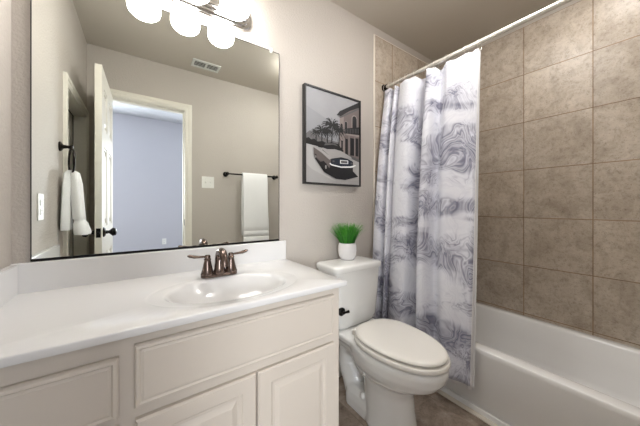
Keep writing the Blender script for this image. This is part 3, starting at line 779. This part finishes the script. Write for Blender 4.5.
# outlet on the left wall
def plate(name, label, cat, w_, h_, fn, rot, loc):
    t_ = thing(name, label, cat, loc); t_.rotation_euler = (0, 0, rot)
    bm = BM(); box(bm, -w_/2, w_/2, -.005, 0, -h_/2, h_/2); obj('cover_plate', bm, M['plastic'], t_, bevel=.0025)
    fn(t_); return t_
def outlet_parts(t_):
    for s_ in (-1, 1):
        bm = BM(); loft(bm, [[(p[0], y, p[1]) for p in rrect(-.017, .017, s_*.020-.014, s_*.020+.014, .009, 0)] for y in (-.004, -.0072)])
        r_ = obj('receptacle', bm, M['plastic'], t_)
        bm = BM()
        for x in (-.006, .006): box(bm, x-.0011, x+.0011, -.0075, -.007, s_*.020-.001, s_*.020+.008)
        box(bm, -.002, .002, -.0075, -.007, s_*.020-.009, s_*.020-.005); obj('slots', bm, M['slot'], r_)
    bm = BM(); lathe(bm, [(0, -.0049), (.003, -.0049), (.0025, -.0062), (0, -.0064)], (0, 0, 0), 10, 'Y'); obj('screw', bm, M['plastic'], t_)
plate('wall_outlet', 'white duplex outlet on the left wall above the counter', 'outlet', .072, .116, outlet_parts, PI/2, (XL, -.305, 1.115))
plate('wall_outlet', 'white outlet low on the bluish wall seen through the doorway', 'outlet', .072, .116, outlet_parts, PI, (.385, HY, .42))
def switch_parts(t_):
    for x in (-.023, .023):
        bm = BM(); loft(bm, [[(x-.005, -.004, -.012), (x+.005, -.004, -.012), (x+.005, -.004, .012), (x-.005, -.004, .012)], [(x-.004, -.018, .004), (x+.004, -.018, .004), (x+.004, -.016, .011), (x-.004, -.016, .011)]])
        obj('toggle', bm, M['plastic'], t_, smooth=False)
        for z in (-.030, .030):
            bm = BM(); lathe(bm, [(0, -.0049), (.003, -.0049), (.0025, -.0062), (0, -.0064)], (x, 0, z), 10, 'Y')
            obj('screw', bm, M['grille'], t_)
plate('light_switch', 'white double toggle switch plate beside the doorway, seen in the mirror', 'light switch', .116, .116, switch_parts, PI, (.562, YF, 1.36))
# towel bar and bath towel on the front wall
tbx0, tbx1, tbz, tby = .735, 1.292, 1.455, YF+.068
tbar = thing('towel_bar', 'black towel bar on the wall opposite the mirror, seen in reflection', 'towel bar', (1.01, YF, tbz))
bm = BM(); tube(bm, [(tbx0, tby, tbz), (tbx1, tby, tbz)], .0085, 14); part(tbar, obj('bar', bm, M['black']))
for x in (tbx0, tbx1):
    bm = BM(); lathe(bm, [(0, YF), (.026, YF), (.026, YF+.006), (.018, YF+.012), (.011, YF+.02), (.011, YF+.055), (.017, YF+.058), (.018, YF+.078), (.012, YF+.084), (0, YF+.085)], (x, 0, tbz), 20, 'Y'); part(tbar, obj('post', bm, M['black']))
bm = BM(); x0t, x1t = .892, 1.170; N = 26; loops = []
path = [(-.020, .80), (-.020, .9), (-.020, 1.2), (-.018, 1.40), (-.014, 1.455), (-.008, 1.470), (0, 1.474), (.008, 1.470), (.014, 1.455), (.020, 1.40), (.024, 1.2), (.027, .9), (.027, .86), (.023, .855), (.027, .845), (.028, .80), (.023, .795), (.028, .785), (.028, .745), (.026, .735)]
for (dy, z) in path:
    L = []
    for k in range(N):
        t_ = k/(N-1); x = lerp(x0t, x1t, t_); fl = min(1, max(0, (1.44-z)/.3))
        x += (.012 if z < 1.2 else 0)*(t_)*fl
        L.append((x, tby+dy*1.15+.003*math.sin(t_*9+1)*fl*(1 if dy > 0 else -1), z-.006*t_*fl*(z < .9)))
    loops.append(L)
loft(bm, loops, False, False, closed=False)
bt = obj('bath_towel', bm, M['towel'], angle=60); md = bt.modifiers.new('t', 'SOLIDIFY'); md.thickness = .009; md.offset = 0
tag(bt, 'white bath towel folded over the black bar opposite the mirror', 'towel')
# ceiling vent
cv = thing('ceiling_vent', 'white two-bank louvred air vent in the ceiling, seen in the mirror', 'vent', (.50, -1.285, CH))
vx0, vx1, vy0, vy1 = .385, .625, -1.355, -1.215
bm = BM()
for q in ((vx0, vx1, vy0, vy0+.022), (vx0, vx1, vy1-.022, vy1), (vx0, vx0+.02, vy0+.022, vy1-.022), (vx1-.02, vx1, vy0+.022, vy1-.022), ((vx0+vx1)/2-.008, (vx0+vx1)/2+.008, vy0+.022, vy1-.022)):
    box(bm, *q, CH-.008, CH)
part(cv, obj('vent_frame', bm, M['grille'], bevel=.002))
bm = BM(); box(bm, vx0+.02, vx1-.02, vy0+.022, vy1-.022, CH-.0012, CH-.0002); part(cv, obj('duct_opening', bm, M['duct']))
xm = (vx0+vx1)/2
for (a, b) in ((vx0+.02, xm-.008), (xm+.008, vx1-.02)):
    bm = BM()
    for k in range(4):
        y = vy0+.036+k*.023; vs = box(bm, a, b, y-.003, y+.003, CH-.0045, CH-.0030)
    part(cv, obj('louvre_bank', bm, M['grille']))
